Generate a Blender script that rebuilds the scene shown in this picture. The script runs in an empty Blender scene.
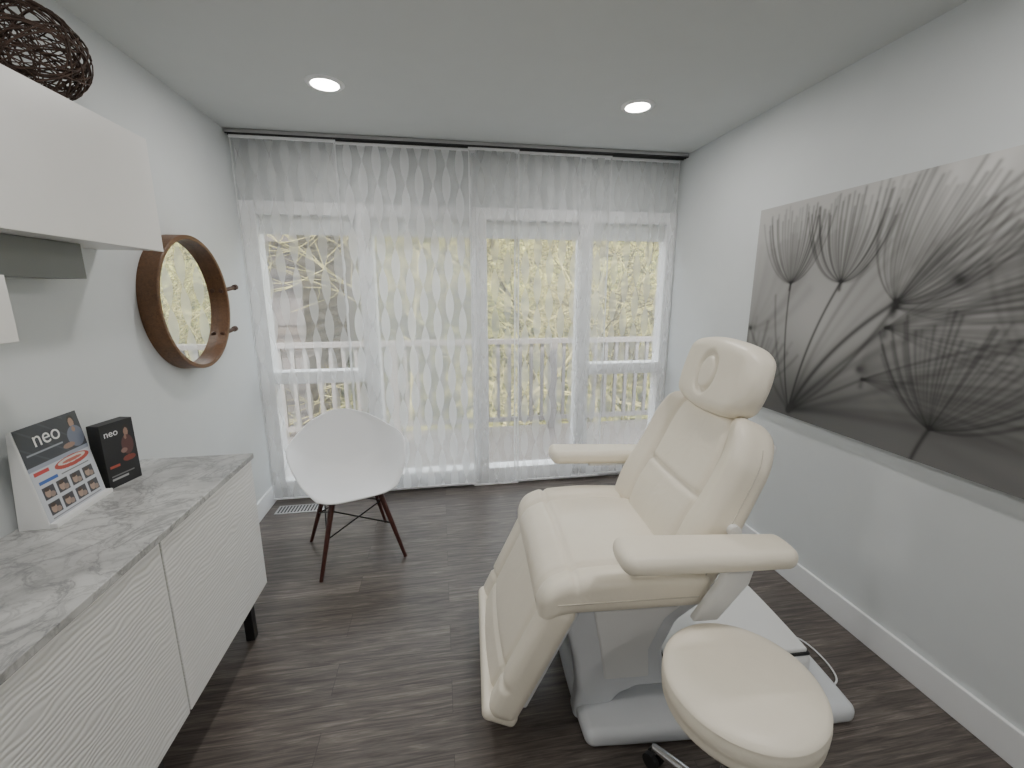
import bpy, bmesh, math, random
import numpy as np
from mathutils import Vector, Matrix
random.seed(7); np.random.seed(7)
D=bpy.data; SC=bpy.context.scene
XL,XR,YB,H=-1.23,1.775,3.20,2.44
YR=-2.2

# ---------------------------------------------------------------- helpers
def link(o,parent=None):
    SC.collection.objects.link(o)
    if parent: o.parent=parent
    return o
def empty(name,loc=(0,0,0),rz=0):
    o=D.objects.new(name,None); o.location=loc; o.rotation_euler=(0,0,rz); o.empty_display_size=.1
    return link(o)
def mesh_obj(name,verts,faces,mat=None,parent=None,smooth=False):
    m=D.meshes.new(name); m.from_pydata([tuple(v) for v in verts],[],faces); m.update()
    bm=bmesh.new(); bm.from_mesh(m); bmesh.ops.recalc_face_normals(bm,faces=bm.faces); bm.to_mesh(m); bm.free()
    if smooth:
        for p in m.polygons: p.use_smooth=True
    if mat: m.materials.append(mat)
    return link(D.objects.new(name,m),parent)
def box(name,x0,x1,y0,y1,z0,z1,mat,parent=None,bev=0):
    v=[(x,y,z) for x in(x0,x1) for y in(y0,y1) for z in(z0,z1)]
    f=[(0,1,3,2),(4,6,7,5),(0,4,5,1),(2,3,7,6),(0,2,6,4),(1,5,7,3)]
    o=mesh_obj(name,v,f,mat,parent)
    if bev:
        b=o.modifiers.new('b','BEVEL'); b.width=bev; b.segments=3; b.limit_method='ANGLE'
    return o
def axis(h,r,step,k=5):
    r=min(r,h*.999)
    cor=[r*math.tan(math.radians(45*i/k)) for i in range(k+1)]
    n=max(1,int(round(2*(h-r)/step)))
    mid=[-(h-r)+2*(h-r)*i/n for i in range(n+1)]
    return [-(h-r)-c for c in reversed(cor[1:])]+mid+[(h-r)+c for c in cor[1:]]
def rbox(name,size,r,mat,parent=None,step=.02,warp=None,k=5,rnd=0):
    """rounded box centred on origin; warp(x,y,z)->(x,y,z)"""
    hx,hy,hz=[s/2 for s in size]
    A=[axis(hx,r,step,k),axis(hy,r,step,k),axis(hz,r,step,k)]
    nx,ny,nz=[len(a)-1 for a in A]
    idx={}; V=[]; F=[]
    def vid(i,j,l):
        key=(i,j,l)
        if key in idx: return idx[key]
        p=Vector((A[0][i],A[1][j],A[2][l]))
        q=Vector((max(-(hx-r),min(hx-r,p.x)),max(-(hy-r),min(hy-r,p.y)),max(-(hz-r),min(hz-r,p.z))))
        d=p-q
        if d.length>1e-9: p=q+d.normalized()*r
        if rnd:
            a=p.x/hx;b=p.y/hy
            p.x=hx*a*math.sqrt(1-b*b*rnd/2); p.y=hy*b*math.sqrt(1-a*a*rnd/2)
        if warp: p=Vector(warp(p.x,p.y,p.z))
        idx[key]=len(V); V.append(p); return idx[key]
    for i in range(nx):
        for j in range(ny):
            F.append((vid(i,j,0),vid(i,j+1,0),vid(i+1,j+1,0),vid(i+1,j,0)))
            F.append((vid(i,j,nz),vid(i+1,j,nz),vid(i+1,j+1,nz),vid(i,j+1,nz)))
    for i in range(nx):
        for l in range(nz):
            F.append((vid(i,0,l),vid(i+1,0,l),vid(i+1,0,l+1),vid(i,0,l+1)))
            F.append((vid(i,ny,l),vid(i,ny,l+1),vid(i+1,ny,l+1),vid(i+1,ny,l)))
    for j in range(ny):
        for l in range(nz):
            F.append((vid(0,j,l),vid(0,j,l+1),vid(0,j+1,l+1),vid(0,j+1,l)))
            F.append((vid(nx,j,l),vid(nx,j+1,l),vid(nx,j+1,l+1),vid(nx,j,l+1)))
    return mesh_obj(name,V,F,mat,parent,True)
def lathe(name,prof,mat,parent=None,n=48,loc=(0,0,0),smooth=True):
    V=[];F=[]
    for (r,z) in prof:
        for i in range(n):
            a=2*math.pi*i/n; V.append((loc[0]+r*math.cos(a),loc[1]+r*math.sin(a),loc[2]+z))
    for k in range(len(prof)-1):
        for i in range(n):
            j=(i+1)%n
            F.append((k*n+i,k*n+j,(k+1)*n+j,(k+1)*n+i))
    F.append(tuple(range(n))); F.append(tuple(range((len(prof)-1)*n,len(prof)*n)))
    o=mesh_obj(name,V,F,mat,parent,smooth)
    e=o.modifiers.new('e','EDGE_SPLIT'); e.split_angle=math.radians(40)
    return o
def tube(name,pts,rad,mat,parent=None,cyclic=False,res=3,spline='POLY'):
    c=D.curves.new(name,'CURVE'); c.dimensions='3D'; c.bevel_depth=1.0; c.bevel_resolution=res; c.use_fill_caps=True
    lists=pts if isinstance(pts[0][0],(list,tuple,Vector)) else [pts]
    for li,P in enumerate(lists):
        s=c.splines.new('POLY'); s.points.add(len(P)-1); s.use_cyclic_u=cyclic
        for i,p in enumerate(P):
            s.points[i].co=(p[0],p[1],p[2],1)
            s.points[i].radius= rad if not isinstance(rad,(list,tuple)) else (rad[li][i] if isinstance(rad[0],(list,tuple)) else rad[i])
        s.use_smooth=True
    c.materials.append(mat)
    return link(D.objects.new(name,c),parent)
def cone(name,p0,p1,r0,r1,mat,parent=None,n=20):
    p0=Vector(p0);p1=Vector(p1);d=(p1-p0).normalized()
    a=d.orthogonal().normalized();b=d.cross(a);V=[]
    for p,r in((p0,r0),(p1,r1)):
        for i in range(n):
            t=2*math.pi*i/n; V.append(p+a*r*math.cos(t)+b*r*math.sin(t))
    F=[(i,(i+1)%n,n+(i+1)%n,n+i) for i in range(n)]+[tuple(range(n)),tuple(range(n,2*n))]
    o=mesh_obj(name,V,F,mat,parent,True); e=o.modifiers.new('e','EDGE_SPLIT'); e.split_angle=math.radians(40)
    return o
def extr(name,prof,v0,v1,mat,parent=None,bev=.015):
    n=len(prof)
    V=[(x,v0,z) for x,z in prof]+[(x,v1,z) for x,z in prof]
    F=[tuple(range(n)),tuple(range(n,2*n))]+[(i,(i+1)%n,n+(i+1)%n,n+i) for i in range(n)]
    o=mesh_obj(name,V,F,mat,parent)
    b=o.modifiers.new('b','BEVEL'); b.width=bev; b.segments=4; b.limit_method='ANGLE'; b.angle_limit=math.radians(25)
    for p in o.data.polygons: p.use_smooth=True
    return o

# ---------------------------------------------------------------- materials
class NT:
    def __init__(s,name):
        s.m=D.materials.new(name); s.m.use_nodes=True; s.t=s.m.node_tree; s.n=s.t.nodes; s.l=s.t.links
        s.b=s.n['Principled BSDF']; s.out=s.n['Material Output']
    def add(s,t,**k):
        n=s.n.new(t)
        for a,v in k.items(): setattr(n,a,v)
        return n
    def ln(s,a,b): s.l.new(a,b)
    def math(s,op,a,b=None,c=None):
        n=s.add('ShaderNodeMath',operation=op)
        for i,v in enumerate((a,b,c)):
            if v is None: continue
            if isinstance(v,(int,float)): n.inputs[i].default_value=v
            else: s.ln(v,n.inputs[i])
        return n.outputs[0]
    def coord(s,scale=(1,1,1),kind='Object',rot=(0,0,0)):
        tc=s.add('ShaderNodeTexCoord'); mp=s.add('ShaderNodeMapping'); mp.inputs['Scale'].default_value=scale; mp.inputs['Rotation'].default_value=rot
        s.ln(tc.outputs[kind],mp.inputs[0]); return mp.outputs[0]
    def noise(s,vec,scale=5,detail=4,rough=.5,dist=0):
        n=s.add('ShaderNodeTexNoise'); n.inputs['Scale'].default_value=scale; n.inputs['Detail'].default_value=detail; n.inputs['Roughness'].default_value=rough; n.inputs['Distortion'].default_value=dist
        s.ln(vec,n.inputs['Vector']); return n.outputs['Fac']
    def ramp(s,fac,stops):
        r=s.add('ShaderNodeValToRGB'); e=r.color_ramp.elements
        while len(e)<len(stops): e.new(.5)
        for i,(p,c) in enumerate(stops): e[i].position=p; e[i].color=(c[0],c[1],c[2],1)
        s.ln(fac,r.inputs[0]); return r.outputs[0]
    def bump(s,h,strength=.2,dist=.01):
        b=s.add('ShaderNodeBump'); b.inputs['Strength'].default_value=strength; b.inputs['Distance'].default_value=dist
        s.ln(h,b.inputs['Height']); s.ln(b.outputs[0],s.b.inputs['Normal'])
def simple(name,col,rough=.5,metal=0,var=.04,nscale=8,bump=0,bscale=200,spec=None,coat=0):
    t=NT(name); v=t.coord()
    f=t.noise(v,nscale,3)
    c0=tuple(max(0,c*(1-var)) for c in col); c1=tuple(min(1,c*(1+var)) for c in col)
    t.ln(t.ramp(f,[(.3,c0),(.7,c1)]),t.b.inputs['Base Color'])
    t.b.inputs['Roughness'].default_value=rough; t.b.inputs['Metallic'].default_value=metal
    if spec is not None: t.b.inputs['Specular IOR Level'].default_value=spec
    if coat: t.b.inputs['Coat Weight'].default_value=coat
    if bump: t.bump(t.noise(v,bscale,3),bump,.002)
    return t.m
M_wall=simple('wall_paint',(.67,.695,.70),.7,bump=.05,bscale=300,var=.01)
M_ceil=simple('ceiling_paint',(.61,.63,.625),.8,bump=.05,bscale=300,var=.01)
M_trim=simple('trim_white',(.84,.85,.86),.4,var=.01)
M_frame=simple('window_frame_white',(.92,.93,.94),.4,var=.01)
M_cab=simple('cabinet_white_lacquer',(.80,.79,.77),.35,var=.01)
M_cabshade=simple('cabinet_shadow_grey',(.20,.21,.205),.5,var=.03)  # shadow beneath the wall cabinet, put into the shelf box colour as dark grey
def leather():
    t=NT('cream_leatherette'); v=t.coord()
    t.ln(t.ramp(t.noise(v,6,3),[(.3,(.86,.795,.665)),(.7,(.89,.825,.695))]),t.b.inputs['Base Color'])
    t.b.inputs['Roughness'].default_value=.38
    h=t.math('ADD',t.math('MULTIPLY',t.noise(v,260,3),.12),t.math('MULTIPLY',t.noise(v,11,3,.5,.6),1.6))
    t.bump(h,.35,.004); return t.m
M_leather=leather()
M_plastic=simple('base_plastic_grey',(.70,.72,.745),.35,var=.01)
M_plastic2=simple('shell_plastic_white',(.82,.82,.81),.32,var=.01)
M_black=simple('black_rubber',(.015,.015,.016),.5)
M_blackmetal=simple('black_metal',(.02,.02,.02),.35,metal=.6)
M_chrome=simple('chrome',(.75,.76,.78),.12,metal=1,var=.02)
M_chairshell=simple('chair_shell_white',(.88,.89,.90),.38,var=.005)
M_twig=simple('dark_twig',(.075,.045,.033),.7,var=.5,nscale=30)
M_alu=simple('rail_aluminium',(.45,.45,.45),.4,metal=.3)
M_canvas_edge=simple('canvas_edge',(.40,.40,.39),.8)
M_stitch=simple('seam_piping',(.62,.57,.48),.6)

def wood(name,c0,c1,scale=(1,12,12),rough=.45):
    t=NT(name); v=t.coord(scale); f=t.noise(v,6,6,.6,1.5)
    t.ln(t.ramp(f,[(.3,c0),(.7,c1)]),t.b.inputs['Base Color']); t.b.inputs['Roughness'].default_value=rough
    t.bump(f,.1,.002); return t.m
M_walnut=wood('walnut_wood',(.085,.038,.014),(.18,.084,.034),(12,1,12))
M_legwood=wood('dark_red_leg_wood',(.035,.010,.008),(.09,.025,.018),(12,12,1))
M_peg=wood('peg_wood',(.05,.02,.012),(.09,.04,.02),(12,1,12))

def floor_mat():
    t=NT('vinyl_plank_floor'); v=t.coord()
    b=t.add('ShaderNodeTexBrick'); b.offset=.37; b.inputs['Scale'].default_value=1; b.inputs['Brick Width'].default_value=1.22; b.inputs['Row Height'].default_value=.145
    b.inputs['Mortar Size'].default_value=.0008; b.inputs['Color1'].default_value=(0,0,0,1); b.inputs['Color2'].default_value=(1,1,1,1); b.inputs['Mortar'].default_value=(.5,.5,.5,1); b.inputs['Bias'].default_value=0
    t.ln(v,b.inputs['Vector'])
    off=t.add('ShaderNodeVectorMath',operation='MULTIPLY_ADD'); t.ln(b.outputs['Color'],off.inputs[0]); off.inputs[1].default_value=(7,3,5); t.ln(v,off.inputs[2])
    mp=t.add('ShaderNodeMapping'); mp.inputs['Scale'].default_value=(1.5,20,1); t.ln(off.outputs[0],mp.inputs[0])
    g=t.noise(mp.outputs[0],2.4,8,.65,.9)
    mp2=t.add('ShaderNodeMapping'); mp2.inputs['Scale'].default_value=(4,110,1); t.ln(off.outputs[0],mp2.inputs[0])
    g2=t.noise(mp2.outputs[0],2,4,.6,.2)
    s=t.math('ADD',t.math('MULTIPLY',g,.7),t.math('MULTIPLY',g2,.3))
    sep=t.add('ShaderNodeSeparateColor'); t.ln(b.outputs['Color'],sep.inputs[0])
    s=t.math('ADD',s,t.math('MULTIPLY',t.math('SUBTRACT',sep.outputs[0],.5),.07))
    col=t.ramp(s,[(.30,(.030,.025,.022)),(.43,(.070,.058,.051)),(.56,(.130,.109,.096)),(.70,(.26,.225,.20))])
    mx=t.add('ShaderNodeMix',data_type='RGBA'); t.ln(t.math('MULTIPLY',b.outputs['Fac'],.8),mx.inputs[0]); t.ln(col,mx.inputs[6]); mx.inputs[7].default_value=(.025,.021,.019,1)
    t.ln(mx.outputs[2],t.b.inputs['Base Color']); t.b.inputs['Roughness'].default_value=.36
    t.bump(s,.2,.002); return t.m
M_floor=floor_mat()

def marble():
    t=NT('marble_top'); v=t.coord()
    n=t.noise(v,4.5,8,.62,1.2)
    d=t.math('ABSOLUTE',t.math('SUBTRACT',n,.5))
    veins=t.ramp(d,[(0,(1,1,1)),(.025,(.22,.22,.22)),(.08,(0,0,0))])
    n2=t.noise(v,13,7,.65,.8); d2=t.math('ABSOLUTE',t.math('SUBTRACT',n2,.5))
    v2=t.ramp(d2,[(0,(.5,.5,.5)),(.04,(0,0,0))])
    cloud=t.noise(v,3.0,5,.6,.6)
    base=t.ramp(cloud,[(.35,(.33,.33,.325)),(.6,(.60,.60,.585))])
    mx=t.add('ShaderNodeMix',data_type='RGBA'); t.ln(t.math('MULTIPLY',veins,.65),mx.inputs[0]); t.ln(base,mx.inputs[6]); mx.inputs[7].default_value=(.15,.15,.155,1)
    m2=t.add('ShaderNodeMix',data_type='RGBA'); t.ln(t.math('MULTIPLY',v2,.8),m2.inputs[0]); t.ln(mx.outputs[2],m2.inputs[6]); m2.inputs[7].default_value=(.2,.2,.2,1)
    t.ln(m2.outputs[2],t.b.inputs['Base Color']); t.b.inputs['Roughness'].default_value=.3
    return t.m
M_marble=marble()

def wavy():
    t=NT('wavy_relief_door'); v=t.coord((1,.45,1))
    w=t.add('ShaderNodeTexWave'); w.bands_direction='Z'; w.inputs['Scale'].default_value=22; w.inputs['Distortion'].default_value=8.0; w.inputs['Detail'].default_value=1.0; w.inputs['Detail Scale'].default_value=.9
    t.ln(v,w.inputs[0])
    t.b.inputs['Roughness'].default_value=.45
    t.ln(t.ramp(w.outputs['Fac'],[(0,(.79,.785,.765)),(1,(.81,.805,.785))]),t.b.inputs['Base Color'])
    t.bump(w.outputs['Fac'],.24,.004); return t.m
M_wavy=wavy()

def curtain(name,thin,thick,p=.088,P=.26):
    t=NT(name)
    tc=t.add('ShaderNodeTexCoord'); sp=t.add('ShaderNodeSeparateXYZ'); t.ln(tc.outputs['Object'],sp.inputs[0])
    x=sp.outputs[0]; z=sp.outputs[2]
    c1=t.math('COSINE',t.math('MULTIPLY',x,2*math.pi/p))
    c2=t.math('COSINE',t.math('MULTIPLY',x,math.pi/p))
    s=t.math('SINE',t.math('MULTIPLY',z,2*math.pi/P))
    f=t.math('ADD',c1,t.math('MULTIPLY',t.math('MULTIPLY',c2,s),.95))
    mask=t.math('MINIMUM',1,t.math('MAXIMUM',0,t.math('ADD',t.math('MULTIPLY',f,6),.3)))
    op=t.math('ADD',t.math('MULTIPLY',mask,thick-thin),thin)
    tr=t.add('ShaderNodeBsdfTransparent'); df=t.add('ShaderNodeBsdfDiffuse'); tl=t.add('ShaderNodeBsdfTranslucent')
    df.inputs[0].default_value=(.90,.91,.92,1); tl.inputs[0].default_value=(.88,.89,.89,1)
    a=t.add('ShaderNodeMixShader'); a.inputs[0].default_value=.5; t.ln(df.outputs[0],a.inputs[1]); t.ln(tl.outputs[0],a.inputs[2])
    b=t.add('ShaderNodeMixShader'); t.ln(op,b.inputs[0]); t.ln(tr.outputs[0],b.inputs[1]); t.ln(a.outputs[0],b.inputs[2])
    t.ln(b.outputs[0],t.out.inputs[0]); return t.m
M_cur=curtain('sheer_leaf_fabric',.15,.42)
M_cur2=curtain('sheer_leaf_fabric_dense',.30,.86)
M_cur3=curtain('sheer_plain_fabric',.22,.26)
M_cur4=curtain('sheer_leaf_fabric_light',.15,.30)
M_hem=curtain('sheer_hem',.7,.72)
def glass():
    t=NT('window_glass'); tr=t.add('ShaderNodeBsdfTransparent'); gl=t.add('ShaderNodeBsdfGlossy'); gl.inputs['Roughness'].default_value=.02
    m=t.add('ShaderNodeMixShader'); m.inputs[0].default_value=.05; t.ln(tr.outputs[0],m.inputs[1]); t.ln(gl.outputs[0],m.inputs[2]); t.ln(m.outputs[0],t.out.inputs[0]); return t.m
M_glass=glass()
def blind():
    t=NT('roller_blind_fabric'); df=t.add('ShaderNodeBsdfDiffuse'); tl=t.add('ShaderNodeBsdfTranslucent'); m=t.add('ShaderNodeMixShader')
    v=t.coord(); c=t.ramp(t.noise(v,200,2),[(0,(.8,.82,.83)),(1,(.86,.87,.88))]); t.ln(c,df.inputs[0]); t.ln(c,tl.inputs[0]); m.inputs[0].default_value=.35
    t.ln(df.outputs[0],m.inputs[1]); t.ln(tl.outputs[0],m.inputs[2]); t.ln(m.outputs[0],t.out.inputs[0]); return t.m
M_blind=blind()
def mirror():
    t=NT('mirror_glass'); t.ln(t.ramp(t.noise(t.coord(),3),[(0,(.86,.88,.87)),(1,(.9,.91,.9))]),t.b.inputs['Base Color']); t.b.inputs['Metallic'].default_value=1; t.b.inputs['Roughness'].default_value=.01; return t.m
M_mirror=mirror()
def emis(name,col,st):
    t=NT(name); t.b.inputs['Base Color'].default_value=(*col,1); t.b.inputs['Emission Color'].default_value=(*col,1); t.b.inputs['Emission Strength'].default_value=st; return t.m
M_led=emis('led_diffuser',(1,.97,.90),24)
def vcol(name,rough=.7):
    t=NT(name); a=t.add('ShaderNodeAttribute'); a.attribute_name='Col'; t.ln(a.outputs['Color'],t.b.inputs['Base Color']); t.b.inputs['Roughness'].default_value=rough; return t.m

# ---------------------------------------------------------------- room shell
T=.12
box('floor',XL-T,XR+T,YR-T,YB+T,-.1,0,M_floor)
box('ceiling',XL-T,XR+T,YR-T,YB+T,H,H+.15,M_ceil)
box('wall_left',XL-T,XL,YR-T,YB+T,0,H,M_wall)
box('wall_right',XR,XR+T,YR-T,YB+T,0,H,M_wall)
box('wall_rear',XL,XR,YR-T,YR,0,H,M_wall)
ZT=2.06
box('wall_back',XL,XR,YB,YB+T,ZT,H,M_wall)
box('baseboard_left',XL,XL+.015,YR,YB,0,.13,M_trim,bev=.004)
box('baseboard_right',XR-.015,XR,YR,YB,0,.13,M_trim,bev=.004)
box('baseboard_rear',XL+.016,XR-.016,YR,YR+.015,0,.13,M_trim,bev=.004)
box('baseboard_back',XL+.016,XR-.016,YB-.014,YB,0,.09,M_trim,bev=.004)
# window frames
mull=[XL+.03,-.49,.285,1.065,XR-.03]
for i in range(4):
    w=empty(f'window_{i+1}')
    a,b=mull[i],mull[i+1]
    y0,y1=YB-.03,YB+.08
    box('jamb_left',a-.04,a+.06,y0,y1,.09,ZT,M_frame,w,.004)
    if i==3: box('jamb_right',b-.045,b+.03,y0,y1,.09,ZT,M_frame,w,.004)
    x0=a+.06; x1=b-.04 if i<3 else b-.045
    box('sill',x0,x1,y0,y1,.02,.14,M_frame,w,.004)
    box('head',x0,x1,y0,y1,1.98,ZT,M_frame,w,.004)
    if i in(0,3): box('transom_rail',x0,x1,y0,y1,.86,.945,M_frame,w,.004)
    box('glass_pane',x0,x1,YB+.04,YB+.046,.14,1.98,M_glass,w)
    box('roller_blind',x0,x1,YB+.015,YB+.018,1.86,2.0,M_blind,w)
box('trim_window_sill',XL,XR,YB,YB+T,-.0,.02,M_frame)
# curtain rail
cr=empty('curtain_rail',(0,0,0))
box('rail_body',XL+.01,XR-.01,YB-.14,YB-.05,H-.022,H-.002,M_alu,cr,.003)
for k in range(3): box(f'rail_track_{k}',XL+.01,XR-.01,YB-.135+k*.03,YB-.125+k*.03,H-.028,H-.021,M_black,cr)
# sheer panels
def panel(x0,x1,y,mat,zb=.05):
    e=empty('sheer_panel_curtain',((x0+x1)/2,y,1.2))
    w=(x1-x0)/2; n=40; V=[];F=[]
    ph=random.random()*6
    zt=H-.035-1.2; z0=zb-1.2; mz=12
    for j in range(mz+1):
        z=z0+(zt-z0)*j/mz
        for i in range(n+1):
            x=-w+2*w*i/n
            V.append((x,.0015*math.sin(x*6+ph),z))
    for j in range(mz):
        for i in range(n):
            a=j*(n+1)+i; F.append((a,a+1,a+n+2,a+n+1))
    mesh_obj('fabric',V,F,mat,e,True)
    box('top_carrier',-w,w,-.004,.004,zt-.012,zt+.004,M_frame,e)
    box('bottom_weight',-w,w,-.003,.003,z0-.006,z0+.006,M_frame,e)
    for s in(-1,1): box('hem',s*w-(.008 if s>0 else 0),s*w+(.008 if s<0 else 0),-.0025,-.0015,z0,zt,M_hem,e)
panel(-1.205,-.60,YB-.12,M_cur)
panel(-.62,.24,YB-.09,M_cur2)
panel(.22,.56,YB-.12,M_cur4)
panel(-.44,.27,YB-.06,M_cur3)
panel(.53,1.22,YB-.09,M_cur)
panel(1.00,1.745,YB-.06,M_cur4)

# downlights
def downlight(x,y,e=10):
    o=empty('recessed_downlight',(x,y,H))
    n=40
    lathe('trim_ring',[(.062,-.001),(.064,-.008),(.082,-.006),(.088,-.0005)],M_trim,o,n)
    lathe('led_disc',[(.001,-.0095),(.060,-.0095),(.0605,-.006)],M_led,o,n)
    l=D.lights.new('lamp','AREA'); l.shape='DISK'; l.size=.12; l.energy=e; l.color=(1,.97,.94)
    lo=D.objects.new('lamp',l); lo.location=(0,0,-.014); link(lo,o)
for x in(-.49,1.06):
    downlight(x,2.38,6.5)
    downlight(x,.75,7.5)
    downlight(x,-1.0,7.5)

# floor vents
for (x,y) in((-1.0,3.0),(1.03,2.86)):
    v=empty('floor_vent',(x,y,0))
    box('vent_frame',-.16,.16,-.06,.06,.0,.004,M_alu,v)
    for k in range(14): box(f'slot_{k}',-.145+k*.0215,-.135+k*.0215,-.045,.045,.004,.0055,M_black,v)

# ---------------------------------------------------------------- sideboard
sb=empty('sideboard',(XL,0,0))
d=.42; Y1=1.90; Y0=-.62
box('carcass',.005,d-.02,Y0,Y1-.005,.20,.795,M_cab,sb)
box('marble_countertop',.002,d+.008,Y0-.005,Y1+.005,.795,.818,M_marble,sb,.003)
yy=Y1-.003
k=0
while yy-.62>=Y0-.02:
    box(f'door_{k}',d-.02,d,yy-.626,yy-.003,.203,.790,M_wavy,sb,.003); yy-=.63; k+=1
for y in(1.80,1.15,.52,-.1,-.5):
    for x in(.06,d-.05): box('leg',x-.018,x+.018,y-.018,y+.018,0,.20,M_black,sb,.003)

# upper cabinets
uc=empty('wall_cabinet',(XL,0,0))
box('carcass',.001,.20,.05,1.885,1.640,2.02,M_cab,uc,.002)
for k,(a,b) in enumerate(((1.185,1.888),(.62,1.182),(.06,.617))): box(f'door_{k}',.20,.218,a,b,1.637,2.023,M_cab,uc,.002)
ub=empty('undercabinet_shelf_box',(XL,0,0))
box('shelf_body',.001,.11,.6,1.65,1.530,1.639,M_cabshade,ub,.002)
tc=empty('tall_wall_cabinet',(XL,0,0))
box('carcass',.001,.20,.40,1.238,1.372,1.529,M_cab,tc,.002)
box('door',.20,.218,.40,1.240,1.370,1.529,M_cab,tc,.002)

# twig ball
BR=.122
tb=empty('twig_ball',(XL+.140,1.57,2.023+BR+.0015))
loops=[];rads=[]
for k in range(58):
    q=Matrix.Rotation(random.uniform(0,6.28),3,Vector((random.gauss(0,1),random.gauss(0,1),random.gauss(0,1))).normalized())
    R=random.uniform(BR-.016,BR-.001); h=random.uniform(-.06,.06); r=math.sqrt(R*R-h*h); n=28; ph=random.uniform(0,6)
    P=[]
    for i in range(n):
        a=2*math.pi*i/n
        rr=r*(1+.035*math.sin(3*a+ph)); P.append(q@Vector((rr*math.cos(a),rr*math.sin(a),h+.012*math.sin(2*a+ph))))
        if P[-1].length>BR: P[-1]=P[-1].normalized()*BR
    loops.append([tuple(p) for p in P]); rads.append([random.uniform(.0012,.0026)]*n)
tube('twigs',loops,rads,M_twig,tb,cyclic=True,res=1)

# round mirror
mr=empty('round_mirror',(XL+.001,2.365,1.435))
def ring(name,ro,ri,x0,x1,mat,par,n=96):
    V=[];F=[]
    for i in range(n):
        a=2*math.pi*i/n; c,s=math.cos(a),math.sin(a)
        for (r,x) in((ro,x0),(ro,x1-.003),(ro-.003,x1),(ri+.003,x1),(ri,x1-.003),(ri,x0)): V.append((x,r*c,r*s))
    for i in range(n):
        j=(i+1)%n
        for k in range(6): F.append((i*6+k,i*6+(k+1)%6,j*6+(k+1)%6,j*6+k))
    return mesh_obj(name,V,F,mat,par)
ring('wooden_rim',.315,.295,0,.080,M_walnut,mr)
n=96
mesh_obj('mirror_disc',[(.034,.296*math.cos(2*math.pi*i/n),.296*math.sin(2*math.pi*i/n)) for i in range(n)],[tuple(range(n))],M_mirror,mr)
for k,a in enumerate((.20,-.62)):
    c,s=math.cos(a),math.sin(a)
    cone(f'peg_{k}',(.055,.29*c,.295*s),(.078,.400*c+.01,.295*s+.02),.011,.011,M_peg,mr)
    cone(f'peg_cap_{k}',(.077,.395*c+.01,.295*s+.019),(.081,.413*c+.01,.295*s+.023),.015,.015,M_peg,mr)

# ---------------------------------------------------------------- painting
def painted(name,NX,NY,W,Hh,fn,mat,parent,org,ux,uy):
    """colour-attribute canvas"""
    s=np.linspace(0,W,NX);t=np.linspace(0,Hh,NY);S,Tt=np.meshgrid(s,t)
    C=fn(S,Tt)
    org=np.array(org);ux=np.array(ux);uy=np.array(uy)
    V=org+S[...,None]*ux+Tt[...,None]*uy; V=V.reshape(-1,3)
    I=np.arange(NX*NY).reshape(NY,NX)
    F=np.stack([I[:-1,:-1],I[:-1,1:],I[1:,1:],I[1:,:-1]],-1).reshape(-1,4)
    m=D.meshes.new(name); m.from_pydata(V.tolist(),[],F.tolist()); m.update()
    ca=m.color_attributes.new('Col','FLOAT_COLOR','POINT')
    rgba=np.ones((NX*NY,4),dtype=np.float32); rgba[:,:3]=C.reshape(-1,3); ca.data.foreach_set('color',rgba.ravel())
    m.materials.append(mat); return link(D.objects.new(name,m),parent)
def stroke(A,S,Tt,P,w,dark):
    ds=S[0,1]-S[0,0]; dt=Tt[1,0]-Tt[0,0]; L=np.zeros_like(A)
    for (p,q),(p2,q2),ww in zip(P[:-1],P[1:],w):
        m=ww*2.6
        i0=max(0,int((min(p,p2)-m)/ds));i1=min(A.shape[1],int((max(p,p2)+m)/ds)+2)
        j0=max(0,int((min(q,q2)-m)/dt));j1=min(A.shape[0],int((max(q,q2)+m)/dt)+2)
        if i1<=i0 or j1<=j0: continue
        s=S[j0:j1,i0:i1];t=Tt[j0:j1,i0:i1]
        dx,dy=p2-p,q2-q; LL=dx*dx+dy*dy+1e-12
        u=np.clip(((s-p)*dx+(t-q)*dy)/LL,0,1)
        dd=(s-p-u*dx)**2+(t-q-u*dy)**2
        L[j0:j1,i0:i1]=np.maximum(L[j0:j1,i0:i1],np.exp(-dd/(ww*ww)))
    A*=1-dark*L
def bez(p0,p1,p2,n=14):
    return [((1-t)**2*p0[0]+2*t*(1-t)*p1[0]+t*t*p2[0],(1-t)**2*p0[1]+2*t*(1-t)*p1[1]+t*t*p2[1]) for t in [i/n for i in range(n+1)]]
PW,PH=1.55,1.05
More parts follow.
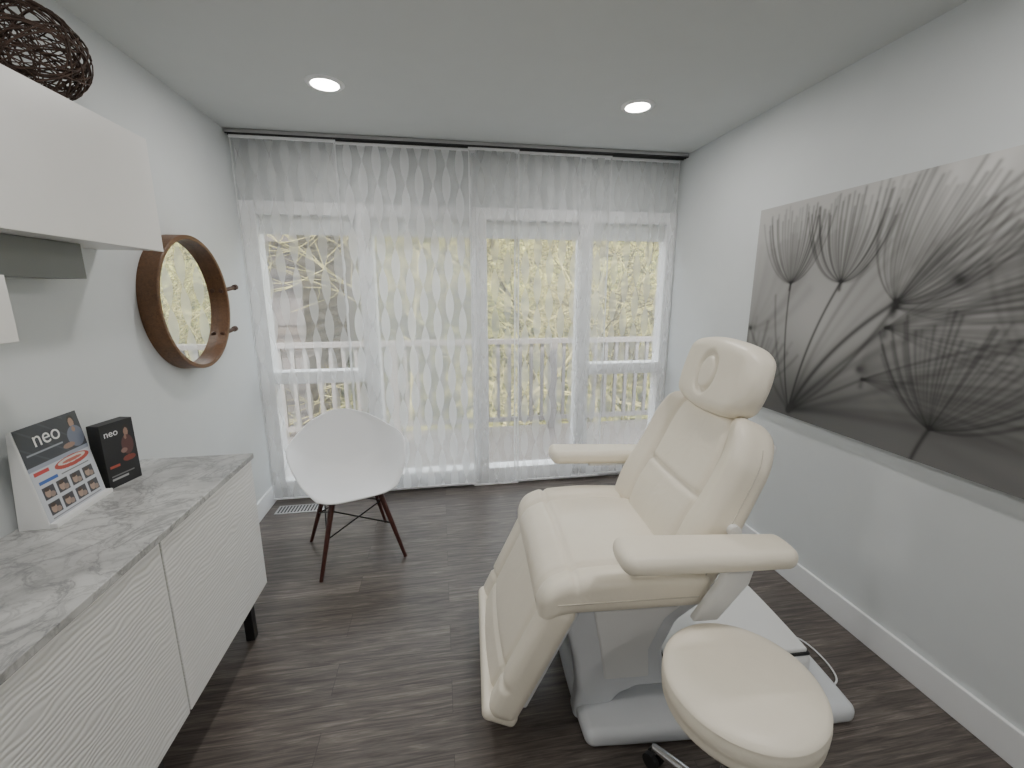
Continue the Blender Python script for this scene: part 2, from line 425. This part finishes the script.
def dandelion(S,Tt):
    rs=random.Random(5)
    u=S/PW; v=Tt/PH
    A=.19+.27*np.clip(v*1.05,0,1)**.9
    A*=1-.50*np.exp(-(((S-.25)/.45)**2+((Tt-.05)/.25)**2))
    A*=1-.20*np.exp(-(((S-1.2)/.45)**2+((Tt-.25)/.25)**2))
    A*=1+.45*np.exp(-(((S-1.0)/.40)**2+((Tt-1.0)/.22)**2))
    A*=1+.30*np.exp(-(((S-.45)/.18)**2+((Tt-.42)/.2)**2))
    def umb(hub,ang,L,spread,n,w,dark,cup=.8,tip=True):
        for i in range(n):
            f=(i+rs.uniform(-.4,.4))/(n-1)*2-1
            a=ang+f*spread; l=L*rs.uniform(.80,1.08)
            e=(hub[0]+l*math.cos(a),hub[1]+l*math.sin(a))
            am=ang+f*spread*(1+cup)
            m=(hub[0]+.42*l*math.cos(am),hub[1]+.42*l*math.sin(am))
            P=bez(hub,m,e); stroke(A,S,Tt,P,[w*(.7+1.0*k/14) for k in range(14)],dark*rs.uniform(.4,1))
    def haze(x,y,sx,sy,d):
        A[...]*=1-d*np.exp(-(((S-x)/sx)**2+((Tt-y)/sy)**2))
    base=(.36,.03)
    umb((.02,.42),1.5,.42,1.0,14,.016,.16)
    umb((1.0,.66),1.1,.45,1.2,14,.022,.14)
    umb((1.25,.50),.5,.5,1.3,12,.022,.15)
    umb((.70,.30),.3,.9,.6,12,.022,.16)
    haze(.62,.12,.5,.12,.25); haze(1.1,.15,.3,.15,.15); haze(.28,.76,.15,.12,.18); haze(.6,.78,.2,.13,.18); haze(.95,.72,.25,.15,.15)
    umb((.27,.66),1.62,.36,.60,34,.0036,.46,1.25)
    umb((.27,.66),1.62,.24,.75,20,.006,.22,1.0)
    umb((.55,.66),1.52,.38,.66,38,.0036,.50,1.3)
    umb((.55,.66),1.52,.26,.85,20,.006,.22,1.0)
    umb((.80,.58),1.15,.50,.62,36,.0045,.46,1.2)
    umb((.80,.56),.45,.72,.42,22,.006,.38,.9)
    umb((.78,.48),.15,.85,.36,18,.006,.36,.6)
    umb((1.00,.13),1.35,.40,.95,36,.0042,.48,.5)
    umb((.72,.26),.12,.9,.30,14,.007,.32,.4)
    umb((.06,.10),1.5,.36,.9,22,.006,.30,.6)
    umb((1.35,.30),1.2,.5,1.0,20,.007,.28,.6)
    for (h,c,w,dk) in(((.27,.66),(.26,.3),.0055,.7),((.55,.66),(.40,.38),.007,.75),((.80,.58),(.50,.36),.011,.72),((.80,.56),(.6,.20),.010,.5),((.78,.48),(.5,.20),.011,.5),((.72,.26),(.5,.12),.009,.45),((.02,.42),(.15,.2),.010,.35),((1.25,.50),(.8,.2),.015,.3),((.18,.60),(.22,.25),.008,.35),((.66,.72),(.45,.4),.012,.3)):
        stroke(A,S,Tt,bez(base,c,h,24),[w]*24,dk)
        if dk>.4: stroke(A,S,Tt,[(h[0]-.003,h[1]-.03),(h[0],h[1]+.002)],[w*1.4],dk)
    stroke(A,S,Tt,bez((.95,-.2),(.93,-.05),(1.00,.13),20),[.008]*20,.7)
    for i in range(16):
        a=rs.uniform(.15,1.25); stroke(A,S,Tt,bez(base,(.36+.3*math.cos(a+.2),.3*math.sin(a+.2)),(.36+1.2*math.cos(a),1.1*math.sin(a)*.8),20),[.014]*20,.12)
    A=np.clip(A,.012,.9)
    B=A.copy(); B[1:-1,1:-1]=(A[1:-1,1:-1]*2+A[:-2,1:-1]+A[2:,1:-1]+A[1:-1,:-2]+A[1:-1,2:])/6; A=B
    return np.stack([A,A*.985,A*.955],-1)
pt=empty('dandelion_canvas_painting',(XR,2.24,.87))
mp=vcol('canvas_print')
painted('print',620,420,PW,PH,dandelion,mp,pt,(-.036,0,0),(0,-1,0),(0,0,1))
box('stretcher',-.0355,-.001,-PW,0,0,PH,M_canvas_edge,pt)

# ---------------------------------------------------------------- display items
bs=empty('brochure_display_stand',(XL+.055,1.465,.818),math.radians(3))
def broch(S,Tt):
    W,Hh=.235,.285
    C=np.ones(S.shape+(3,))*np.array([.55,.57,.62])
    u=S/W;v=Tt/Hh
    def el(x,y,a,b,c): C[((u-x)/a)**2+((v-y)/b)**2<1]=c
    def rc(x0,x1,y0,y1,c): C[(u>x0)&(u<x1)&(v>y0)&(v<y1)]=c
    rc(-1,2,.60,2,[.040,.045,.058])
    C[(v>.60)&(u<.75)&(((u*3+v*5)%1.0)<.12)]=[.06,.068,.085]
    el(.86,.90,.06,.07,[.025,.02,.02]); el(.86,.885,.045,.055,[.38,.24,.18]); el(.86,.73,.14,.12,[.16,.18,.24]); el(.86,.81,.03,.03,[.34,.21,.16])
    el(.70,.66,.10,.03,[.30,.19,.15])
    rc(.06,.62,.71,.725,[.30,.32,.36])
    rc(-1,2,.555,.60,[.30,.33,.40])
    rc(.05,.28,.50,.54,[.5,.05,.05])
    el(.66,.50,.30,.06,[.42,.06,.045]); el(.66,.515,.24,.035,[.62,.56,.52]); el(.66,.51,.17,.018,[.45,.12,.09])
    rc(.07,.36,.40,.435,[.04,.12,.42])
    rc(.42,.90,.405,.418,[.2,.2,.22])
    for r in range(2):
        for c in range(4):
            cx=.16+c*.225; cy=.30-r*.17
            rc(cx-.09,cx+.09,cy-.065,cy+.065,[.05,.05,.06])
            el(cx-.02,cy-.005,.045,.045,[.40,.28,.22]); el(cx+.04,cy-.03,.04,.03,[.30,.22,.19]); el(cx-.02,cy+.035,.04,.02,[.06,.04,.03])
    rc(.07,.93,.025,.035,[.25,.25,.28])
    return C
tilt=math.radians(8)
vb=(-math.sin(tilt),0,math.cos(tilt))
mb=vcol('printed_card',.35)
painted('printed_front',190,230,.235,.285,broch,mb,bs,(.036,-.1175,.012),(0,1,0),vb)
extr('stand_wedge',[(.035,0),(.035,.012),(.035-.285*math.sin(tilt),.012+.285*math.cos(tilt)),(-.015,.29),(-.040,.0)],-.121,.121,M_plastic2,bs,.001)
box('front_lip',.035,.055,-.121,.121,0,.014,M_plastic2,bs,.001)
def text(s,size,loc,rot,mat,parent,name='lettering'):
    c=D.curves.new(name,'FONT'); c.body=s; c.size=size; c.extrude=.0003; c.align_x='CENTER'; c.materials.append(mat)
    o=D.objects.new(name,c); o.location=loc; o.rotation_euler=rot; return link(o,parent)
M_ink=simple('white_ink',(.8,.8,.8),.5)
text('neo',.066,(.0365-.222*math.sin(tilt)+.001,-.02,.012+.222*math.cos(tilt)),(math.radians(90)-tilt,0,math.radians(90)),M_ink,bs)
bb=empty('black_product_box',(XL+.078,1.668,.818),math.radians(-12))
box('carton',-.022,.022,-.062,.062,0,.228,M_black,bb,.001)
def boxart(S,Tt):
    C=np.ones(S.shape+(3,))*np.array([.012,.012,.014]); u=S/.122;v=Tt/.222
    def el(x,y,a,b,c): C[((u-x)/a)**2+((v-y)/b)**2<1]=c
    el(.74,.84,.10,.09,[.02,.012,.01]); el(.74,.81,.07,.07,[.32,.19,.14]); el(.73,.60,.19,.16,[.10,.04,.035]); el(.70,.73,.04,.04,[.28,.16,.12]); el(.60,.52,.10,.04,[.26,.15,.12])
    el(.72,.38,.2,.05,[.22,.05,.03])
    C[(v>.10)&(v<.13)&(u>.1)&(u<.6)]=[.4,.4,.4]
    C[(v>.16)&(v<.175)&(u>.1)&(u<.8)]=[.2,.2,.2]
    C[(v>.30)&(v<.34)&(u>.1)&(u<.4)]=[.4,.08,.05]
    return C
painted('box_artwork',90,150,.122,.222,boxart,mb,bb,(.0226,-.061,.003),(0,1,0),(0,0,1))
text('neo',.034,(.0236,-.026,.182),(math.radians(90),0,math.radians(90)),M_ink,bb)

# ---------------------------------------------------------------- shell armchair
ch=empty('shell_armchair',(-.53,2.44,0),math.radians(21))
rows=[((0,-.225,.415),(.13,-.22,.418),(.205,-.20,.435)),
((0,-.13,.422),(.15,-.135,.432),(.262,-.145,.505)),
((0,-.02,.415),(.17,-.03,.437),(.298,-.07,.585)),
((0,.09,.42),(.175,.08,.46),(.310,.0,.640)),
((0,.165,.46),(.18,.15,.52),(.302,.075,.662)),
((0,.205,.55),(.175,.185,.595),(.270,.135,.68)),
((0,.235,.655),(.150,.218,.675),(.224,.18,.712)),
((0,.258,.735),(.112,.246,.737),(.158,.228,.75)),
((0,.27,.788),(.055,.266,.783),(.085,.26,.775))]
def cr_(p,t):
    n=len(p)-1; x=t*n; i=min(int(x),n-1); f=x-i
    g=lambda k:Vector(p[max(0,min(n,k))]) if 0<=k<=n else (2*Vector(p[0])-Vector(p[1]) if k<0 else 2*Vector(p[n])-Vector(p[n-1]))
    a,b,c,d_=g(i-1),g(i),g(i+1),g(i+2)
    return .5*((2*b)+(c-a)*f+(2*a-5*b+4*c-d_)*f*f+(3*b-a-3*c+d_)*f**3)
V=[];F=[];NU,NV=40,48
for j in range(NV+1):
    t=j/NV
    C_,M_,E_=[cr_([r[k] for r in rows],t) for k in range(3)]
    mir=lambda p:Vector((-p.x,p.y,p.z))
    row=[mir(E_),mir(M_),C_,M_,E_]
    for i in range(NU+1): V.append(cr_(row,i/NU))
for j in range(NV):
    for i in range(NU):
        a=j*(NU+1)+i; F.append((a,a+1,a+NU+2,a+NU+1))
sh=mesh_obj('moulded_shell',V,F,M_chairshell,ch,True)
s=sh.modifiers.new('s','SOLIDIFY'); s.thickness=.007; s.offset=0
s=sh.modifiers.new('v','SUBSURF'); s.levels=1; s.render_levels=1
edge=[V[i] for i in range(NU+1)]+[V[j*(NU+1)+NU] for j in range(1,NV+1)]+[V[NV*(NU+1)+i] for i in range(NU-1,-1,-1)]+[V[j*(NU+1)] for j in range(NV-1,0,-1)]
tube('rolled_edge',[tuple(p) for p in edge],.005,M_chairshell,ch,cyclic=True)
feet=[(-.225,-.225),(.225,-.225),(.225,.215),(-.225,.215)]
tops=[(-.12,-.12),(.12,-.12),(.12,.10),(-.12,.10)]
for k in range(4):
    cone(f'wood_leg_{k}',(tops[k][0],tops[k][1],.405),(feet[k][0],feet[k][1],0),.016,.0095,M_legwood,ch)
def lerp(k,z):
    f=1-z/.405; return (tops[k][0]+(feet[k][0]-tops[k][0])*f,tops[k][1]+(feet[k][1]-tops[k][1])*f,z)
for a,b in((0,1),(1,2),(2,3),(3,0)):
    tube(f'wire_brace_{a}',[lerp(a,.34),lerp(b,.20)],.004,M_blackmetal,ch)
    tube(f'wire_brace_b_{a}',[lerp(b,.34),lerp(a,.20)],.004,M_blackmetal,ch)
box('mount_plate',-.13,.13,-.13,.11,.395,.405,M_blackmetal,ch)

# ---------------------------------------------------------------- treatment chair
OX,OY=.90,1.415
tcg=empty('treatment_chair',(OX,OY,0),math.radians(-4))
OX=.90
g=lambda x,w:math.exp(-(x/w)**2)
L=lambda u:u-OX
rbox('base_plate',(1.00,.66,.07),.03,M_plastic,tcg,.05,lambda x,y,z:(x+.94-OX,y-.03,z+.035),rnd=.12)
rbox('base_housing',(.60,.50,.11),.03,M_plastic2,tcg,.05,lambda x,y,z:(x+1.08-OX,y+.05,z+.085),rnd=.08)
rbox('base_gasket',(.58,.48,.012),.005,M_black,tcg,.05,lambda x,y,z:(x+1.08-OX,y+.05,z+.140),rnd=.08)
rbox('base_cover',(.565,.465,.02),.008,M_plastic2,tcg,.05,lambda x,y,z:(x+1.08-OX,y+.05,z+.150),rnd=.08)
prof=[(.37,.50),(.40,.38),(.435,.24),(.45,.12),(.435,0),(.55,0),(.565,.05),(.60,.095),(.66,.12),(.80,.12),(.76,.18),(.745,.27),(.79,.38),(.95,.50)]
for v0,v1 in((-.245,-.165),(.165,.245)):
    extr('pedestal_skirt',[(L(x),z) for x,z in prof],v0,v1,M_plastic,tcg,.022)
extr('pedestal_column',[(L(x),z) for x,z in [(.42,.50),(.46,.36),(.49,.22),(.50,.05),(.80,.05),(.76,.18),(.745,.27),(.79,.38),(.92,.50)]],-.18,.18,M_plastic2,tcg,.02)
extr('pedestal_panel',[(L(x),z) for x,z in [(.49,.45),(.515,.32),(.54,.17),(.70,.17),(.69,.28),(.74,.40),(.80,.45)]],-.252,.252,M_plastic2,tcg,.010)
rbox('seat_frame',(.60,.50,.05),.015,M_plastic2,tcg,.05,lambda x,y,z:(x+.60-OX,y,z+.495))
def seatw(x,y,z):
    if z>0:
        dz=-.016*g(abs(y)-.235,.009)-.013*g(x+.165,.009)
        dz+=.014*(1-(y/.235)**2) if abs(y)<.235 else .0
        dz+=.020*max(0,(abs(y)-.24)/.08)
        dz+=.006*math.cos(x*11)
    else: dz=0
    zz=z+dz
    dn=max(0,(-x-.16)/.12); zz-=.050*dn*dn
    return (x+.575-OX,y*(1.0),zz+.556)
rbox('seat_cushion',(.56,.675,.115),.045,M_leather,tcg,.010,seatw)
lp0=Vector((.330,.525)); lp1=Vector((.150,.150)); ld=(lp1-lp0); LL=ld.length; ld.normalize(); ln=Vector((ld.y,-ld.x))
if ln.x>0: ln=-ln
def legw(x,y,z):
    f=x/(LL)
    zz=z
    if z>0:
        zz-=.015*g(abs(y)-.235,.009); zz+=.014*(1-(y/.235)**2) if abs(y)<.235 else .016*max(0,(abs(y)-.24)/.08)
        zz-=.012*g(x-.11,.008)
    yy=y*(1-.03*(f+.5))
    c=lp0+ld*(x+LL/2)+ln*(zz-.045)
    return (c.x-OX,yy,c.y)
rbox('legrest_cushion',(LL+.06,.67,.10),.042,M_leather,tcg,.010,legw)
def legb(x,y,z):
    c=lp0+ld*(x+LL/2)+ln*(z-.105); return (c.x-OX,y,c.y)
rbox('legrest_back_shell',(LL-.02,.56,.03),.012,M_plastic2,tcg,.04,legb)
def legf(x,y,z):
    c=lp0+ld*(x+LL+.022)+ln*(z-.035); return (c.x-OX,y,c.y)
rbox('foot_end_pad',(.05,.63,.125),.022,M_leather,tcg,.02,legf)
bd=Vector((.22,.52)).normalized(); bn=Vector((-bd.y,bd.x)); b0=Vector((.755,.575)); BL=.56
def backw(x,y,z):
    f=(x+BL/2)/BL
    wid=1.0-.05*f-.24*max(0,(f-.72)/.28)**2
    zz=z
    if z>0:
        yl=.195
        zz-=.017*g(abs(y)-yl,.009)
        if abs(y)<yl: zz+=.012*(1-(y/yl)**2)-.014*g(x+.02,.009)
        else: zz+=.030*min(1,(abs(y)-yl)/.09)
        zz+=.018*math.exp(-((f-.25)/.22)**2)
    c=b0+bd*(x+BL/2)+bn*(zz-.055)
    return (c.x-OX,y*wid,c.y)
rbox('backrest_cushion',(BL,.645,.12),.048,M_leather,tcg,.010,backw)
# side seams of the backrest and seat cushions
for sg in(-1,1):
    P=[]
    for i in range(20):
        f=.08+.80*i/19; x=-BL/2+BL*f; wid=1.0-.05*f-.24*max(0,(f-.72)/.28)**2
        c=b0+bd*(BL*f)+bn*(-.050); P.append((c.x-OX,sg*.3225*wid,c.y))
    tube('backrest_seam',P,.0022,M_stitch,tcg,res=1)
    tube('seat_seam',[(.35-OX+ .45*i/9,sg*.3378,.552) for i in range(10)],.0022,M_stitch,tcg,res=1)
def backs(x,y,z):
    f=(x+BL/2)/BL; c=b0+bd*(x+BL/2)+bn*(z-.13); return (c.x-OX,y*(1-.1*f),c.y)
rbox('backrest_shell',(BL-.08,.50,.04),.018,M_plastic2,tcg,.04,backs)
hc=Vector((1.01,1.190)); hd=Vector((.16,.56)).normalized(); hn=Vector((-hd.y,hd.x))
def headw(x,y,z):
    zz=z
    rr=math.sqrt(((x-.0)/.070)**2+(y/.052)**2)
    if z>0:
        zz+=.014*(1-min(1,abs(y)/.2)**2); zz-=.018*g(rr-1,.14)
    c=hc+hd*x+hn*zz
    return (c.x-OX,y,c.y)
rbox('headrest_cushion',(.275,.44,.11),.05,M_leather,tcg,.006,headw,rnd=.60)
for yv in(-.07,.07):
    p=hc-hd*.02-hn*.05; q=b0+bd*(BL-.2)-bn*.12
    tube('headrest_post',[(q.x-OX,yv,q.y),(p.x-OX,yv,p.y)],.009,M_chrome,tcg)
for sgn,nm,ax,az in((-1,'near',.763,.750),(1,'far',.716,.746)):
    def armw(x,y,z,sgn=sgn,ax=ax,az=az):
        f=x/.27
        return (x+ax-OX,y*(1-.10*f)+sgn*.405,z+az-.008*f)
    rbox('armrest_pad_'+nm,(.53,.135,.062),.029,M_leather,tcg,.02,armw,rnd=.18)
    rbox('armrest_plate_'+nm,(.34,.08,.014),.006,M_plastic2,tcg,.05,lambda x,y,z,sgn=sgn,az=az:(x+.80-OX,y+sgn*.40,z+az-.035))
    extr('armrest_bracket_'+nm,[(L(x),z) for x,z in [(.76,.50),(.84,.50),(.93,.62),(.95,.71),(.86,.71),(.84,.63)]],sgn*.355,sgn*.385,M_plastic2,tcg,.008)
    cone('armrest_pivot_'+nm,(L(.90),sgn*.27,.765),(L(.90),sgn*.335,.765),.020,.020,M_plastic2,tcg)
cone('pivot_stub',(L(.62),-.26,.50),(L(.62),.26,.50),.02,.02,M_blackmetal,tcg)
cb=[]
for i in range(30):
    t=i/29; cb.append((1.47+.05*math.sin(t*5),1.42-.35*t+.03*math.sin(t*9),.006))
tube('power_cable',cb,.0035,M_trim)

# ---------------------------------------------------------------- stool
st=empty('rolling_stool',(.735,.825,0))
zo=.02
lathe('seat_cushion',[(r,z+zo) for r,z in [(.001,.415),(.17,.415),(.186,.420),(.1905,.432),(.188,.440),(.1925,.452),(.1935,.475),(.188,.490),(.1915,.494),(.188,.500),(.178,.506),(.15,.512),(.10,.515),(.05,.516),(.001,.5165)]],M_leather,st,72)
lathe('seat_pan',[(.001,.400+zo),(.12,.400+zo),(.15,.416+zo),(.001,.416+zo)],M_black,st)
lathe('gas_column',[(.001,.09),(.026,.09),(.026,.25),(.015,.252),(.015,.42),(.001,.42)],M_chrome,st,24)
lathe('hub',[(.001,.075),(.05,.078),(.045,.11),(.03,.125),(.001,.126)],M_chrome,st,24)
for k in range(5):
    a=math.radians(118+72*k); c,s_=math.cos(a),math.sin(a)
    tube(f'star_arm_{k}',[(.03*c,.03*s_,.098),(.14*c,.14*s_,.085),(.225*c,.225*s_,.068)],[.018,.015,.012],M_chrome,st)
    px,py=.225*c,.225*s_
    cone(f'caster_stem_{k}',(px,py,.045),(px,py,.075),.008,.008,M_chrome,st)
    for o_ in(-.014,.014):
        cone(f'caster_wheel_{k}',(px-s_*(o_-.008),py+c*(o_-.008),.026),(px-s_*(o_+.008),py+c*(o_+.008),.026),.026,.026,M_black,st)

# ---------------------------------------------------------------- outside
def siding():
    t=NT('brown_siding'); v=t.coord(); w=t.add('ShaderNodeTexWave'); w.bands_direction='Z'; w.inputs['Scale'].default_value=1.6; t.ln(v,w.inputs[0])
    t.ln(t.ramp(w.outputs['Fac'],[(0,(.04,.030,.026)),(.3,(.09,.070,.058)),(1,(.125,.10,.083))]),t.b.inputs['Base Color']); return t.m
M_side=siding()
def hill():
    t=NT('brushy_hillside'); v=t.coord((1,1,1)); f=t.noise(v,1.7,10,.80,2.2)
    t.ln(t.ramp(f,[(.40,(.006,.008,.002)),(.48,(.05,.055,.012)),(.55,(.19,.18,.045)),(.66,(.48,.44,.17))]),t.b.inputs['Base Color']); t.b.inputs['Roughness'].default_value=.9; return t.m
M_hill=hill()
M_deck=wood('deck_wood',(.14,.12,.11),(.24,.21,.19),(1,10,10))
M_rail=wood('railing_wood',(.15,.135,.125),(.22,.20,.19),(10,10,1))
M_slab=wood('facade_balcony_wood',(.06,.05,.045),(.11,.09,.08),(10,10,1))
M_branch=simple('pale_branch',(.34,.30,.13),.8,var=.7,nscale=2)
M_darkbranch=simple('dark_branch',(.05,.042,.022),.8,var=.4,nscale=3)
box('balcony_floor',-4,5,YB+T+.01,4.85,-.2,-.06,M_deck)
rl=empty('balcony_railing',(0,4.72,0))
box('top_rail',-4,5,-.05,.05,.93,.98,M_rail,rl)
box('bottom_rail',-4,5,-.02,.02,.04,.09,M_rail,rl)
x=-4
i=0
while x<5:
    if i%14==0: box('post',x-.045,x+.045,-.045,.045,-.06,.93,M_rail,rl)
    else: box('baluster',x-.018,x+.018,-.018,.018,.09,.93,M_rail,rl)
    x+=.125; i+=1
bd_=empty('neighbouring_building',(-4.3,8.0,-3))
box('body',-4,2.0,0,5,0,9.5,M_side,bd_)
for zz in(3.5,5.4):
    box('balcony_slab',-3.5,2.3,-1.0,0,zz-.2,zz,M_slab,bd_)
    box('balcony_guard',-3.5,2.3,-1.0,-.94,zz+.5,zz+.9,M_slab,bd_)
    for xx in(-2.2,0.0): box('dark_window',xx,xx+1.4,-.02,0,zz+.3,zz+1.5,M_black,bd_)
V=[];F=[];n=40
for j in range(n+1):
    for i in range(n+1):
        x=-22+44*i/n; y=8+16*j/n; z=-3+ (y-8)*.85 +random.uniform(-.4,.4)
        V.append((x,y,z))
for j in range(n):
    for i in range(n):
        a=j*(n+1)+i; F.append((a,a+1,a+n+2,a+n+1))
mesh_obj('hillside',V,F,M_hill,None,True)
def tree(x,y,z0,h,seed,mat):
    rs=random.Random(seed); P=[];R=[]
    def grow(p,d,l,r,lev):
        n=6; pts=[p.copy()];rr=[r]
        for i in range(n):
            d=(d+Vector((rs.gauss(0,.18),rs.gauss(0,.18),rs.gauss(0,.12)))).normalized()
            p=p+d*l/n; pts.append(p.copy()); rr.append(r*(1-.6*(i+1)/n))
            if lev<4 and i>=1:
                for _ in range(3 if lev>1 else 2):
                    nd=(d*.5+Vector((rs.gauss(0,.6),rs.gauss(0,.6),rs.gauss(.15,.4)))).normalized()
                    if rs.random()<.7: grow(p.copy(),nd,l*rs.uniform(.42,.6),max(.006,rr[-1]*.45),lev+1)
        P.append([tuple(q) for q in pts]);R.append(rr)
    grow(Vector((0,0,0)),Vector((0,0,1)),h,.05,1)
    e=empty('bare_tree',(x,y,z0)); tube('branches',P,R,mat,e,res=0)
for k,(x,y,h) in enumerate(((-.9,8.6,4.6),(-.2,9.8,5),(.7,8.2,4.4),(1.9,8.9,4.8),(3.2,8.4,4.6),(4.4,9.6,5),(2.5,7.6,4.2),(5.2,8.0,4.6))):
    tree(x,y,-2.2,h,k,M_darkbranch if k in(1,3,6) else M_branch)
box('ground_outside',-25,25,4.9,26,-3.2,-3.0,M_hill)

# ---------------------------------------------------------------- light & world
w=D.worlds.new('World'); SC.world=w; w.use_nodes=True
nt=w.node_tree; bg=nt.nodes['Background']; sky=nt.nodes.new('ShaderNodeTexSky'); sky.sky_type='HOSEK_WILKIE'; sky.turbidity=5; sky.sun_direction=(.2,-.6,.75)
mx=nt.nodes.new('ShaderNodeMix'); mx.data_type='RGBA'; mx.inputs[0].default_value=.6; nt.links.new(sky.outputs[0],mx.inputs[6]); mx.inputs[7].default_value=(.90,.96,1,1)
nt.links.new(mx.outputs[2],bg.inputs[0]); bg.inputs[1].default_value=8.5
sl=D.lights.new('sun','SUN'); sl.energy=12; sl.angle=.02; sl.color=(1,.95,.82)
so=D.objects.new('sun',sl); so.rotation_euler=Vector((.45,.55,-.70)).to_track_quat('-Z','Y').to_euler(); so.location=(0,-10,12); link(so)

# ---------------------------------------------------------------- camera
cam=D.cameras.new('camera'); co=D.objects.new('camera',cam); link(co)
F_=434; cam.sensor_width=36; cam.sensor_fit='HORIZONTAL'; cam.lens=36*F_/1024; cam.clip_start=.02
psi=math.radians(9.4); th=math.radians(12)
co.location=(0,0,1.49); co.rotation_euler=(math.radians(90)-th,0,-psi)
SC.camera=co
print('DONE')
